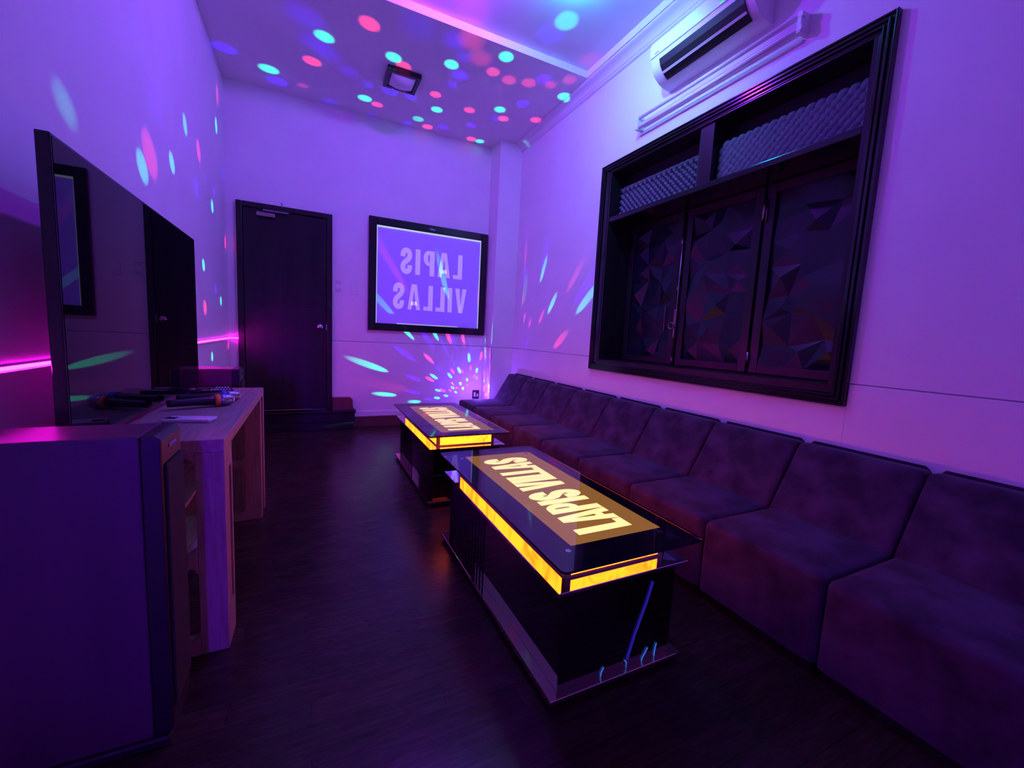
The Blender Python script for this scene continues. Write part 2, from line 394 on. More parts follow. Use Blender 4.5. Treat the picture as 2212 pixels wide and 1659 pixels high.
# ---------------------------------------------------------------- lettering (own outlines)
def stroke(pts, w):
    out = []; n = len(pts); L_, R_ = [], []
    for i, (x, y) in enumerate(pts):
        a = pts[max(i-1, 0)]; c = pts[min(i+1, n-1)]
        dx, dy = c[0]-a[0], c[1]-a[1]; l = math.hypot(dx, dy); nx, ny = -dy/l, dx/l
        L_.append((x+nx*w/2, y+ny*w/2)); R_.append((x-nx*w/2, y-ny*w/2))
    for i in range(n-1): out.append([L_[i], L_[i+1], R_[i+1], R_[i]])
    return out
def glyph(ch, st=.20):
    hb = .155+.1*(st-.2)
    if ch == 'L': return [[(0, 0), (st, 0), (st, 1), (0, 1)], [(st, 0), (st+.22, 0), (st+.22, hb), (st, hb)]], st+.22
    if ch == 'I': return [[(0, 0), (st, 0), (st, 1), (0, 1)]], st
    if ch == 'V':
        w = .16+st*1.95; c = w/2
        return [[(0, 1), (st, 1), (c+.01, .20), (c, 0), (c-st*.5, 0)], [(w, 1), (w-st, 1), (c-.01, .20), (c, 0), (c+st*.5, 0)]], w
    if ch == 'A':
        w = .18+st*1.95; c = w/2; i = st-.02
        return [[(0, 0), (i, 0), (c, .82), (c, 1), (c-st*.56, 1)], [(w, 0), (w-i, 0), (c, .82), (c, 1), (c+st*.56, 1)], [(i*.85, .17), (w-i*.85, .17), (w-i*.95, .32), (i*.95, .32)]], w
    if ch == 'P':
        out = [[(0, 0), (st, 0), (st, 1), (0, 1)]]; cx = st+.05; r2 = .04; r1 = r2+st*.93
        cy, ry1, ry2 = .70, .30, .15
        outer = [(st, 1)]+[(cx+r1*math.cos(a), cy+ry1*math.sin(a)) for a in [PI/2-PI*k/16 for k in range(17)]]+[(st, .40)]
        inner = [(st, .85)]+[(cx+r2*math.cos(a), cy+ry2*math.sin(a)) for a in [PI/2-PI*k/16 for k in range(17)]]+[(st, .55)]
        for i in range(len(outer)-1): out.append([outer[i], outer[i+1], inner[i+1], inner[i]])
        return out, cx+r1
    if ch == 'S':
        t = st*.96; w = .10+t*2; cx = w/2; rx = w/2-t/2; p = []; v = min(t*.42, .10)
        p += [(w-t/2, .66), (w-t/2, .73)]
        p += [(cx+rx*math.cos(a), .745+(.255-v)*math.sin(a)) for a in [PI*k/12 for k in range(1, 12)]]
        p += [(t/2, .74), (t/2+.010, .665), (t/2+.045, .595), (cx, .50), (w-t/2-.045, .405), (w-t/2-.010, .335), (w-t/2, .26)]
        p += [(cx+rx*math.cos(a), .255-(.255-v)*math.sin(a)) for a in [PI*k/12 for k in range(1, 12)]]
        p += [(t/2, .27), (t/2, .34)]
        return stroke(p, t), w
def word(txt, track=.075, st=.20, space=.30):
    out = []; x = 0
    for ch in txt:
        if ch == ' ': x += space; continue
        g, w_ = glyph(ch, st); out += [[(px+x, py) for px, py in q] for q in g]; x += w_+track
    return out, x-track

# ---------------------------------------------------------------- framed sign on the far wall
SX0, SX1, SZ0, SZ1 = .619, 2.110, 1.178, 2.498
s = thing('framed_sign', 'square black framed sign with mirrored LAPIS VILLAS letters on far wall', 'sign', ((SX0+SX1)/2, YF, SZ0))
hw, hh = (SX1-SX0)/2, SZ1-SZ0
b = MB(); t = .090
for (x0, x1, z0, z1) in ((-hw, -hw+t, 0, hh), (hw-t, hw, 0, hh), (-hw+t, hw-t, 0, t), (-hw+t, hw-t, hh-t, hh)):
    b.box(x0, x1, -.040, 0, z0, z1, .008, 3)
b.obj('frame', M['black_gloss'], s)
MB().box(-hw+t-.002, hw-t+.002, -.016, -.002, t-.002, hh-t+.002).obj('board', M['board'], s)
b = MB(); i = t
b.box(-hw+i, hw-i, -.024, -.016, hh-i-.018, hh-i-.002); b.box(-hw+i, -hw+i+.007, -.022, -.016, i, hh-i); b.box(hw-i-.006, hw-i, -.022, -.016, i, hh-i-.02)
b.box(-.55*hw, .5*hw, -.022, -.016, i, i+.006)
b.obj('edge_light', M['white_led'], s)
b = MB()
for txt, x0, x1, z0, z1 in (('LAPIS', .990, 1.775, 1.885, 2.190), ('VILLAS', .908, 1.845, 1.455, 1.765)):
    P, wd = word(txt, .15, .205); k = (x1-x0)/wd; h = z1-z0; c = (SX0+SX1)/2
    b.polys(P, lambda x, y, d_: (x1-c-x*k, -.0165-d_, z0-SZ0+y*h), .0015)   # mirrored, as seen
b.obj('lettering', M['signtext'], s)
# small emblem on the top rail
b = MB(); b.box(-.045, .045, -.0425, -.040, hh-.052, hh-.047, .0005, 1); b.box(-.028, .012, -.0425, -.040, hh-.042, hh-.038, .0005, 1); b.box(-.018, .030, -.0425, -.040, hh-.061, hh-.057, .0005, 1)
b.obj('emblem', M['chrome'], s)

# ---------------------------------------------------------------- ceiling lamp (off)
s = thing('ceiling_lamp', 'square ceiling lamp with dark frame and pale frosted bowl', 'lamp', (.800, 4.375, ZF))
b = MB(); a = .155; t = .036
for (x0, x1, y0, y1) in ((-a, -a+t, -a, a), (a-t, a, -a, a), (-a+t, a-t, a-t, a), (-a+t, a-t, -a, -a+t)): b.box(x0, x1, y0, y1, -.045, 0, .004)
b.obj('frame', M['black_gloss'], s)
b = MB(); n = 14; V = []
for i in range(n+1):
    row = []
    for j in range(n+1):
        u, v = -1+2*i/n, -1+2*j/n
        z = -.030-.055*max(0, (1-u*u)*(1-v*v))**.6
        row.append(b.bm.verts.new((u*(a-t), v*(a-t), z)))
    V.append(row)
for i in range(n):
    for j in range(n): b.bm.faces.new((V[i][j], V[i+1][j], V[i+1][j+1], V[i][j+1]))
o = b.obj('bowl', M['lampglass'], s, smooth=True)
mod = o.modifiers.new('thick', 'SOLIDIFY'); mod.thickness = .004
for x, y in ((-.06, a-.018), (.05, a-.018)):
    MB().lathe([(.006, -.052), (.006, -.040)], Matrix.Translation((x, y, 0))).obj('screw', M['chrome'], s)

# ---------------------------------------------------------------- window with shutters
wn = thing('window_1', None, None, (0, 0, 0), kind='structure')
OY0, OY1, OZ0, OZ1 = 1.122, 3.256, .918, 2.745
# ridged frame: nested rectangles stepping in
b = MB()
steps = [(0, .010, .030), (.010, .024, .022), (.024, .034, .034), (.034, .046, .024), (.046, .055, .032), (.055, .068, .020)]
for a0, a1, h in steps:
    for (y0, y1, z0, z1) in ((OY0+a0, OY0+a1, OZ0+a0, OZ1-a0), (OY1-a1 if a1 < .067 else WY1-.002, OY1-a0, OZ0+a0, OZ1-a0), (OY0+a1, OY1-a1, OZ0+a0, OZ0+a1), (OY0+a1, OY1-a1, OZ1-a1, OZ1-a0)):
        # keep every member inside the next band only where it is
        b.box(XR-h, XR+.006, y0, y1, z0, z1, .0025, 2)
b.obj('window_frame', M['black_gloss'], wn)
DEP = .25
b = MB(); j = .004
b.box(XR-.016, XR+DEP+.04, WY1-.024, WY1-j+.002, WZ0, WZ1); b.box(XR-.016, XR+DEP+.04, WY0+.0, WY0+.022, WZ0, WZ1)
b.box(XR-.016, XR+DEP+.04, WY0+.022, WY1-.024, WZ1-.022, WZ1); b.box(XR-.016, XR+DEP+.04, WY0+.022, WY1-.024, WZ0, WZ0+.03)
b.obj('window_lining', M['black_wood'], wn)
TZ = 2.262
b = MB(); b.box(XR-.012, XR+DEP, WY0+.022, WY1-.024, TZ-.02, TZ+.022, .006, 3); b.obj('transom', M['black_gloss'], wn)
b = MB(); b.box(XR-.004, XR+.17, 2.085, 2.200, TZ+.022, WZ1-.022, .005); b.obj('mullion', M['black_wood'], wn)
MB().box(XR+.17, XR+.19, WY0+.022, WY1-.024, TZ+.022, WZ1-.022).obj('back_board', M['black_mat'], wn)
MB().box(XR+DEP+.035, XR+DEP+.05, WY0, WY1, WZ0, TZ).obj('back_panel', M['black_mat'], wn)
# three shutters with faceted tiles
sy = [(WY0+.026, 1.838), (1.858, 2.478), (2.512, WY1-.030)]
rnd = random.Random(21)
XS = XR+DEP
for (y0, y1), nm in zip(sy, (0, 1, 2)):
    z0, z1 = WZ0+.036, TZ-.026
    b = MB(); f = .060
    b.box(XS, XS+.03, y0, y0+f, z0, z1, .003); b.box(XS, XS+.03, y1-f, y1, z0, z1, .003)
    b.box(XS, XS+.03, y0+f, y1-f, z0, z0+f*.9, .003); b.box(XS, XS+.03, y0+f, y1-f, z1-f*.9, z1, .003)
    sh = b.obj('shutter', M['black_wood'], wn)
    # facets: jittered grid with a peak in every cell
    ny, nz = 3, 7; b = MB(); G = {}
    yy0, yy1, zz0, zz1 = y0+f, y1-f, z0+f*.9, z1-f*.9
    for i in range(ny+1):
        for k in range(nz+1):
            jy = 0 if i in (0, ny) else rnd.uniform(-.30, .30)/ny
            jz = 0 if k in (0, nz) else rnd.uniform(-.25, .25)/nz
            h = rnd.choice((0, .0, .008, .020))
            G[i, k] = b.bm.verts.new((XS+.022-h, yy0+(yy1-yy0)*(i/ny+jy), zz0+(zz1-zz0)*(k/nz+jz)))
    for i in range(ny):
        for k in range(nz):
            q = [G[i, k], G[i+1, k], G[i+1, k+1], G[i, k+1]]
            c = sum((v.co for v in q), Vector())/4
            c += Vector((-rnd.uniform(-.004, .030), rnd.uniform(-.035, .035), rnd.uniform(-.03, .03)))
            cv = b.bm.verts.new(c)
            for e in range(4): b.bm.faces.new((q[e], q[(e+1) % 4], cv))
    b.obj('faceted_tiles', M['facet'], sh)
    if nm == 2:   # handle edge near the bolt
        MB().box(XS-.008, XS+.001, y0+.100, y0+.106, 1.30, 1.50).obj('pull_strip', M['steel'], sh)
    if nm == 1:
        b = MB(); b.tube([(XS-.012, y1+.012, z0+.01), (XS-.012, y1+.012, z1-.05)], .006)
        for zz in (z0+.03, 1.62, 1.98): b.box(XS-.022, XS, y1+.002, y1+.022, zz, zz+.03, .002)
        b.obj('bolt_rod', M['steel'], sh)
        b = MB(); b.box(XS-.026, XS-.002, y1-.002, y1+.026, 1.33, 1.47, .005)
        ring = [(XS-.035, y1+.035+.026*math.cos(a), 1.335+.026*math.sin(a)) for a in [2*PI*k/16 for k in range(17)]]
        b.tube(ring, .005, 6); b.box(XS-.03, XS-.002, y1-.002, y1+.018, 1.24, 1.32, .004)
        b.obj('padlock_hasp', M['steel'], sh)
    if nm == 0:
        b = MB(); b.tube([(XS-.010, y1+.004, 2.02), (XS-.010, y1+.004, 2.17)], .009); b.tube([(XS-.010, y1-.014, 2.00), (XS-.010, y1-.014, 2.14)], .004)
        b.tube([(XS-.010, y1+.004, 1.08), (XS-.010, y1+.004, 1.16)], .009)
        b.obj('hinge', M['steel'], sh)
# egg crate foam: two pieces
def foam(y0, y1, z0, z1, lab, ztop2=None):
    nx, nzv = int((y1-y0)/.005), int((z1-z0)/.005)
    b = MB(); V = []; A = []
    for i in range(nx+1):
        row = []; rb = []
        for k in range(nzv+1):
            y = y0+(y1-y0)*i/nx; z = z0+(z1-z0)*k/nzv
            edge = .0 if k < nzv else 1
            h = .018*(math.sin(y*2*PI/.052)*math.sin(z*2*PI/.052))+.012
            zt = z+(.008*(math.sin(y*2*PI/.052)) if edge else 0)
            row.append(b.bm.verts.new((XR+.105-h+(z-z0)*.02, y, zt)))
        V.append(row)
    for i in range(nx):
        for k in range(nzv):
            f_ = b.bm.faces.new((V[i][k], V[i+1][k], V[i+1][k+1], V[i][k+1])); f_.smooth = True
    o = b.obj('acoustic_foam', M['foam'], None, smooth=True)
    md = o.modifiers.new('thick', 'SOLIDIFY'); md.thickness = .03; md.offset = 1 if False else -1
    tag(o, lab, 'foam', 'egg crate foam strips above the shutters'); return o
foam(2.206, 3.115, TZ+.024, 2.545, 'grey-blue egg crate foam strip in the shorter upper window bay, by far jamb')
foam(1.218, 2.079, TZ+.024, 2.520, 'dark egg crate foam strip in the upper window bay nearer the camera')

# ---------------------------------------------------------------- air conditioner
ac = thing('air_conditioner', 'white split air conditioner high on the right wall above the window', 'air conditioner', (XR, 2.140, 3.050))
L2 = .390
pf = [(0, 0), (-.055, .004), (-.110, .022), (-.155, .052), (-.182, .088), (-.196, .125), (-.202, .150), (-.205, .155), (-.205, .255), (-.190, .270), (0, .270)]
o = MB().prism(pf, -L2, L2, 'y').obj('casing', M['white_plastic'], ac); smooth_by_angle(o, 30)
md = o.modifiers.new('b', 'BEVEL'); md.width = .004; md.segments = 2; md.limit_method = 'ANGLE'
o = MB().prism([(-.2065, .158), (-.2115, .160), (-.213, .253), (-.2065, .257)], -L2+.004, L2-.004, 'y').obj('front_panel', M['white_plastic'], ac)
# outlet: dark opening following the belly, with a vane
b = MB(); b.prism([(-.108, .0185), (-.156, .050), (-.184, .088), (-.1985, .126), (-.204, .125), (-.190, .084), (-.160, .045), (-.112, .014)], -L2+.055, L2-.085, 'y')
b.obj('outlet', M['slot'], ac)
MB().prism([(-.158, .040), (-.170, .050), (-.173, .047), (-.161, .037)], -L2+.055, L2-.085, 'y').obj('vane', M['white_plastic'], ac)
MB().box(-.2145, -.2125, -.215, -.180, .166, .174, .001, 1).obj('indicator_light', M['green_led'], ac)
MB().box(-.2145, -.2125, L2-.085, L2-.045, .172, .177).obj('badge', M['steel'], ac)

# ---------------------------------------------------------------- twin batten lamp under it (no tubes lit)
bt = thing('batten_lamp', 'long white twin batten tube lamp under the air conditioner, switched off', 'lamp', (XR, 2.172, 2.862))
L2 = .630
o = MB().prism([(0, .044), (-.018, .046), (-.026, .056), (-.026, .072), (-.018, .082), (0, .084)], -L2+.01, L2-.01, 'y').obj('body', M['white_metal'], bt)
o = MB().prism([(0, -.012), (-.014, -.012), (-.018, -.004), (-.004, .004), (0, .004)], -L2+.02, L2+.005, 'y').obj('lower_rail', M['white_metal'], bt)
for zz in (.032, .102): MB().tube([(-.050, -L2+.02, zz), (-.050, L2-.02, zz)], .0125, 14).obj('tube', M['white_plastic'], bt)
for yy in (-L2, L2-.022):
    b = MB(); b.box(-.068, 0, yy, yy+.022, .012, .120, .003); b.box(-.070, -.040, yy+.002 if yy > 0 else yy-.006, yy+.03 if yy > 0 else yy+.02, .086, .112, .003)
    b.box(-.070, -.040, yy+.002 if yy > 0 else yy-.006, yy+.03 if yy > 0 else yy+.02, .020, .048, .003); b.obj('end_cap', M['white_metal'], bt)

# ---------------------------------------------------------------- LED strip along the left wall, turning at the far wall
b = MB(); x = XL+.007
b.box(x, x+.012, 1.40, YF-.016, 1.008, 1.013, mi=1); b.box(x, x+.004, 1.40, YF-.012, 1.016, 1.026, mi=0); b.box(x, x+.012, 1.40, YF-.016, 1.029, 1.034, mi=1)
b.box(x+.006, -.690, YF-.013, YF-.008, 1.016, 1.026, mi=0); b.box(x+.012, -.690, YF-.020, YF-.008, 1.029, 1.034, mi=1); b.box(x+.012, -.690, YF-.020, YF-.008, 1.008, 1.013, mi=1)
tag(b.obj('led_strip', [M['pink_led'], M['white_plastic']]), 'glowing pink LED strip running along the left wall ledge to the door', 'led strip')
# blue strip upright on the back wall behind the photographer
b = MB(); b.box(-.44, -.43, YB+.001, YB+.008, .2, 2.0)
tag(b.obj('led_strip', [M['blue_led']]), 'upright blue LED strip on the back wall behind the camera', 'led strip')

# ---------------------------------------------------------------- television and stand
st = thing('tv_stand', 'grey-brown wooden television stand with open shelves along the left wall', 'tv stand', (-.5165, 2.358, 0))
SXh, SYh, SH = .2485, .675, .782
MB().box(-SXh, SXh, -SYh, SYh, SH-.045, SH, .002, 1).obj('stand_top', M['ashwood'], st)
def rounded_hole_panel(y0, y1, holes):
    """panel in the xz plane from x -SXh..SXh, z 0..SH-.045 with rectangular holes made of four members"""
    b = MB(); zt = SH-.045; x0, x1 = -SXh, SXh; fr = .085
    b.box(x0, x0+fr*.6, y0, y1, 0, zt); b.box(x1-fr, x1, y0, y1, 0, zt, .003)
    b.box(x0+fr*.6, x1-fr, y0, y1, zt-.015, zt); b.box(x0+fr*.6, x1-fr, y0, y1, .33, .375); b.box(x0+fr*.6, x1-fr, y0, y1, 0, .05)
    for cz, sg in ((zt-.015, -1), (.375, 1), (.33, -1), (.05, 1)):
        r = .035
        pts = [(x1-fr, cz)]+[(x1-fr-r+r*math.cos(a), cz+sg*r-sg*r*math.sin(a)) for a in [PI/2*k/6 for k in range(7)]]
        b.prism(pts, y0, y1, 'y')
    return b
rounded_hole_panel(-SYh, -SYh+.045, 1).obj('end_panel', M['ashwood_v'], st)
rounded_hole_panel(SYh-.20, SYh-.155, 1).obj('inner_panel', M['ashwood_v'], st)
MB().box(-SXh, SXh, SYh-.045, SYh, 0, SH-.045, .002, 1).obj('end_panel', M['ashwood_v'], st)
MB().box(-SXh+.02, -SXh+.26, -SYh+.045, SYh-.20, .345, .365).obj('shelf', M['ashwood'], st)
MB().box(-SXh+.02, -SXh+.26, -SYh+.045, SYh-.20, .045, .065).obj('shelf', M['ashwood'], st)
MB().box(-SXh, -SXh+.012, -SYh+.045, SYh-.2, .065, SH-.045).obj('back_board', M['black_mat'], st)
# front upright with a slot behind the near end
b = MB(); b.box(SXh-.014, SXh, -SYh+.045, -SYh+.075, 0, SH-.045); b.box(SXh-.014, SXh, -SYh+.12, -SYh+.145, 0, SH-.045)
b.box(SXh-.014, SXh, -SYh+.075, -SYh+.12, SH-.12, SH-.045); b.box(SXh-.014, SXh, -SYh+.075, -SYh+.12, 0, .14)
b.obj('front_upright', M['ashwood_v'], st)

tv = thing('television', 'large black flat television standing on the wooden stand', 'television', (-.600, 2.290, SH))
hw, tb, tt = .745, .022, .862
MB().box(-.030, .0, -hw, hw, tb, tt, .003, 2).obj('bezel', M['black_gloss'], tv)
MB().box(0, .0012, -hw+.008, hw-.008, tb+.018, tt-.008).obj('screen', M['screen'], tv)
MB().box(-.065, -.028, -hw*.75, hw*.75, tb+.03, tb+.45, .015, 3).obj('back_housing', M['rubber'], tv)
for y in (-.50, .50):
    b = MB(); b.prism([(-.11, 0), (.10, 0), (.10, .006), (.0, .024), (-.02, .024), (-.11, .006)], y-.012, y+.012, 'y'); b.obj('foot', M['rubber'], tv)
MB().box(.0012, .002, .02, .085, tb+.005, tb+.011).obj('maker_badge', M['chrome'], tv)

# ---------------------------------------------------------------- speakers
def speaker(loc, lab):
    s = thing('floor_speaker', lab, 'speaker', loc, group=None)
    MB().box(-.372, -.045, -.09, .09, .03, .880, .004, 2).obj('cabinet', M['spk'], s)
    b = MB(); b.prism([(-.045, .03), (-.005, .03), (0, .045), (0, .868), (-.012, .880), (-.045, .880)], -.09, .09, 'y')
    o = b.obj('front_baffle', M['rubber'], s); md = o.modifiers.new('b', 'BEVEL'); md.width = .006; md.segments = 3
    MB().box(0, .008, -.078, .078, .10, .80, .006, 2).obj('grille', M['cloth'], s)
    MB().box(0, .003, -.030, .030, .835, .845, .001, 1).obj('maker_badge', M['chrome'], s)
    MB().box(-.375, -.006, -.10, .10, 0, .03, .006).obj('plinth', M['rubber'], s)
    return s
speaker((-.348, 1.425, 0), 'tall dark floor speaker nearest the camera on the left')
speaker((-.415, 3.300, 0), 'far floor speaker between the television stand and the door')

# ---------------------------------------------------------------- microphones, phone, remotes on the stand
def mic(loc, rz, ringmat, lab, grill=1.0):
    s = thing('microphone', lab, 'microphone', loc, rz)
    A = Matrix.Translation((0, 0, .026)) @ Matrix.Rotation(PI/2, 4, 'Y')     # axis along +x
    MB().lathe([(0, -.115), (.015, -.114), (.0165, -.10), (.0175, -.02), (.021, .030), (.0225, .062), (.020, .066)], A).obj('handle', M['rubber'], s)
    b = MB(); b.lathe([(.022, .060), (.0285, .062), (.0285, .082), (.022, .084)], A, n=8); b.obj('ring', ringmat, s)
    MB().lathe([(.021, .080), (.026, .088), (.0275, .094), (.0275, .098), (.0260, .100), (.0262, .118), (.022, .134), (.012, .144), (0, .147)], A).obj('grille', M['mesh_metal'], s)
    return s
mic((-.465, 2.330, SH+.003), math.radians(26), M['orange'], 'black microphone with an orange ring lying on the stand')
mic((-.462, 2.470, SH+.003), math.radians(14), M['bluering'], 'black microphone with a blue ring behind the orange-ringed one')
ph = thing('phone', 'white cased phone lying face down at near end of the stand', 'phone', (-.432, 2.020, SH), math.radians(-14))
MB().box(-.082, .082, -.038, .038, .0, .014, .005, 3).obj('case', M['phone'], ph)
MB().box(-.076, -.040, -.030, .004, .0135, .0155, .0008, 2).obj('camera_bump', M['rubber'], ph)
def remote(loc, rz, L_, lab, rows):
    r = thing('remote_control', lab, 'remote', loc, rz)
    MB().box(-L_/2, L_/2, -.024, .024, 0, .020, .005, 2).obj('body', M['rubber'], r)
    b = MB()
    for i in range(rows):
        for jx in range(3):
            b.box(L_/2-.018-i*.014-.004, L_/2-.018-i*.014+.004, -.013+jx*.013-.004, -.013+jx*.013+.004, .0195, .0225, .001, 1)
    b.obj('buttons', M['buttons'], r)
remote((-.500, 2.885, SH), math.radians(6), .17, 'black remote with pale buttons at the far end of the stand', 5)
remote((-.470, 2.800, SH), math.radians(4), .15, 'slim black remote just nearer the camera than the other', 7)

# ---------------------------------------------------------------- sofa modules
def sofa_module(y0, lab):
    s = thing('sofa_module', lab, 'sofa', (0, y0+.255, 0), group='row of sofa modules along the right wall')
    return s
def seat_mesh():
    b = MB(); g = .2525
    b.box(1.640, 2.190, -g, g, .05, .385)
    bm = b.bm
    top = [e for e in bm.edges if all(v.co.z > .3 for v in e.verts)]
    ver = [e for e in bm.edges if abs(e.verts[0].co.z-e.verts[1].co.z) > .1]
    bmesh.ops.bevel(bm, geom=top+ver, offset=.034, segments=5, profile=.55, affect='EDGES')
    return b
def back_mesh():
    b = MB(); g = .2525
    pts = [(2.098, .372), (2.125, .335), (2.330, .335), (2.402, .690), (2.395, .705), (2.300, .712)]
    b.prism(pts, -g, g, 'y'); bm = b.bm
    bmesh.ops.recalc_face_normals(bm, faces=bm.faces[:])
    E = [e for e in bm.edges if e.calc_face_angle(0) > .5 and all(v.co.z > .36 for v in e.verts)]
    bmesh.ops.bevel(bm, geom=E, offset=.030, segments=5, profile=.55, affect='EDGES')
    return b
proto = None
names = ['first dark velvet sofa module, at the far end by the corner column', 'second dark velvet sofa module from the far corner',
         'third dark velvet sofa module from the far corner, level with far table middle', 'fourth dark velvet sofa module counted from the far corner',
         'fifth dark velvet sofa module from the far corner, beside the gap between tables', 'sixth dark velvet sofa module from the far corner, beside near table',
         'seventh dark velvet sofa module from the far corner, beside near table front half', 'eighth dark velvet sofa module from the far corner, past near table',
         'ninth dark velvet sofa module, in the shadow at lower right', 'tenth dark velvet sofa module, the one closest to the camera']
for i in range(10):
    yc = 4.83-.51*i-.255
    if proto is None:
        proto = thing('sofa_module', names[0], 'sofa', (0, yc, 0), group='row of sofa modules along the right wall')
        o = seat_mesh().obj('seat', M['velvet'], proto); smooth_by_angle(o, 60)
        o = back_mesh().obj('backrest', M['velvet'], proto); smooth_by_angle(o, 60)
        MB().box(1.67, 2.36, -.24, .24, 0, .06).obj('plinth', M['rubber'], proto)
        MB().box(2.18, 2.335, -.2525, .2525, .05, .338).obj('rear_base', M['velvet'], proto)
    else:
        c = copy_tree(proto); c.location = (0, yc, 0); c['label'] = names[i]

# ---------------------------------------------------------------- light tables
tb = thing('light_table', 'near low table with lit yellow sides and LAPIS VILLAS glowing under glass', 'table', (.965, 1.610, 0), group='pair of light box coffee tables')
def rect(b, hx, hy, z0, z1, bev=.002, seg=1): return b.box(-hx, hx, -hy, hy, z0, z1, bev, seg)
rect(MB(), .285, .610, .018, .034).obj('base_plate', M['bronze'], tb)
rect(MB(), .270, .595, .0, .018, 0).obj('base_frame', M['rubber'], tb)
rect(MB(), .245, .585, .034, .386, .001).obj('body', M['dark_mirror'], tb)
# fluted strips on the long side near the far end
b = MB()
for k in range(13):
    y = .07+k*.037
    b.box(-.2495, -.2445, y, y+.018, .034, .386, .0015, 1)
b.obj('fluting', M['dark_mirror'], tb)
rect(MB(), .280, .610, .386, .400).obj('tray', M['mirror'], tb)
BX, BY = .212, .545
b = MB()
for (x0, x1, y0, y1) in ((-BX, -BX+.004, -BY+.02, BY-.02), (BX-.004, BX, -BY+.02, BY-.02), (-BX+.02, BX-.02, -BY, -BY+.004), (-BX+.02, BX-.02, BY-.004, BY)):
    b.box(x0, x1, y0, y1, .4005, .480)
b.obj('glowing_sides', M['onyx'], tb)
b = MB(); q = BX+.002; qy = BY+.002
for (x0, x1, y0, y1) in ((-q, -q+.006, -qy, qy), (q-.006, q, -qy, qy), (-q, q, -qy, -qy+.006), (-q, q, qy-.006, qy)):
    b.box(x0, x1, y0, y1, .4003, .4090)
b.obj('lower_rail', M['steel'], tb)
for sx in (-1, 1):
    for sy_ in (-1, 1):
        MB().box(sx*(BX-.009)-.011, sx*(BX-.009)+.011, sy_*(BY-.009)-.011, sy_*(BY-.009)+.011, .400, .484, .001, 1).obj('corner_post', M['steel'], tb)
MB().box(-.178, BX-.003 if BX-.003 > .234 else .234, -BY+.003, .568, .481, .4875).obj('light_panel', M['film'], tb)
P, wd = word('LAPIS VILLAS', .030, .285, .22)
b = MB(); tl, th = .930, .243
y0 = -.452
k = tl/wd
b.polys(P, lambda x, y, d_: (.143-y*th, y0+x*k, .4876+d_), .0012)
b.obj('lettering', M['letters'], tb)
b = MB()      # black print on the underside of the glass, clear over the lit panel
for (x0, x1, y0, y1) in ((-.292, -.176, -.649, .649), (.232, .292, -.649, .649), (-.176, .232, -.649, -.512), (-.176, .232, .566, .649)):
    b.box(x0, x1, y0, y1, .4895, .4905)
b.obj('printed_border', M['black_gloss'], tb)
b = MB(); rect(b, .298, .655, .491, .499, .0)
bm = b.bm
ver = [e for e in bm.edges if abs(e.verts[0].co.z-e.verts[1].co.z) > .004]
bmesh.ops.bevel(bm, geom=ver, offset=.018, segments=5, profile=.5, affect='EDGES')
for f in bm.faces:
    f.material_index = 0 if abs(f.normal.z) > .9 else 1
bmesh.ops.recalc_face_normals(bm, faces=bm.faces[:])
for f in bm.faces: f.material_index = 0 if abs(f.normal.z) > .9 else 1
g = b.obj('glass_top', [M['glass'], M['glass_edge']], tb)
for sx in (-1, 1):
    for sy_ in (-1, 1):
        MB().lathe([(.010, .484), (.010, .4912)], Matrix.Translation((sx*(BX-.009), sy_*(BY-.009), 0)), n=12).obj('glass_pad', M['chrome'], tb)
LINE0 = [(1.100, .337), (1.079, .266), (1.036, .153), (1.009, .063)]
LINES = [[(1.000, .062), (1.009, .050), (1.008, .036)], [(1.104, .080), (1.092, .060), (1.083, .048), (1.080, .036)], [(1.146, .085), (1.141, .060), (1.140, .036)], [(.906, .066), (.897, .050), (.895, .036)]]
def blue_lines():  # glowing tubes added on the end face to draw blue lines
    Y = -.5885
    for pts in LINES: MB().tube([(x-.965, Y, z) for x, z in pts], .0024, 6).obj('blue_line', M['line_glow'], tb)
    MB().tube([(LINE0[0][0]-.965, Y, LINE0[0][1]), (LINE0[1][0]-.965, Y, LINE0[1][1]), (LINE0[2][0]-.965, Y, LINE0[2][1]), (LINE0[3][0]-.965, Y, LINE0[3][1])], .0045, 8).obj('blue_line', M['line_glow_dim'], tb)
t2 = copy_tree(tb); blue_lines(); t2.location = (1.000, 3.285, 0); t2['label'] = 'far low table with lit yellow sides and LAPIS VILLAS glowing under glass'

# ---------------------------------------------------------------- disco lamp behind the far end of the sofa
SRC = Vector((2.000, 5.065, .275))
s = thing('disco_lamp', 'small disco ball lamp on the floor behind the far end of the sofa', 'lamp', (SRC.x, SRC.y, 0))
MB().lathe([(.055, 0), (.058, .01), (.05, .09), (.035, .10), (0, .10)]).obj('base', M['rubber'], s)
MB().lathe([(.050*math.sin(a), .155-.060*math.cos(a)) if 0 < a < PI else (0, .155-.060*math.cos(a)) for a in [PI*k/10 for k in range(11)]], n=16).obj('crystal_dome', M['chrome'], s)

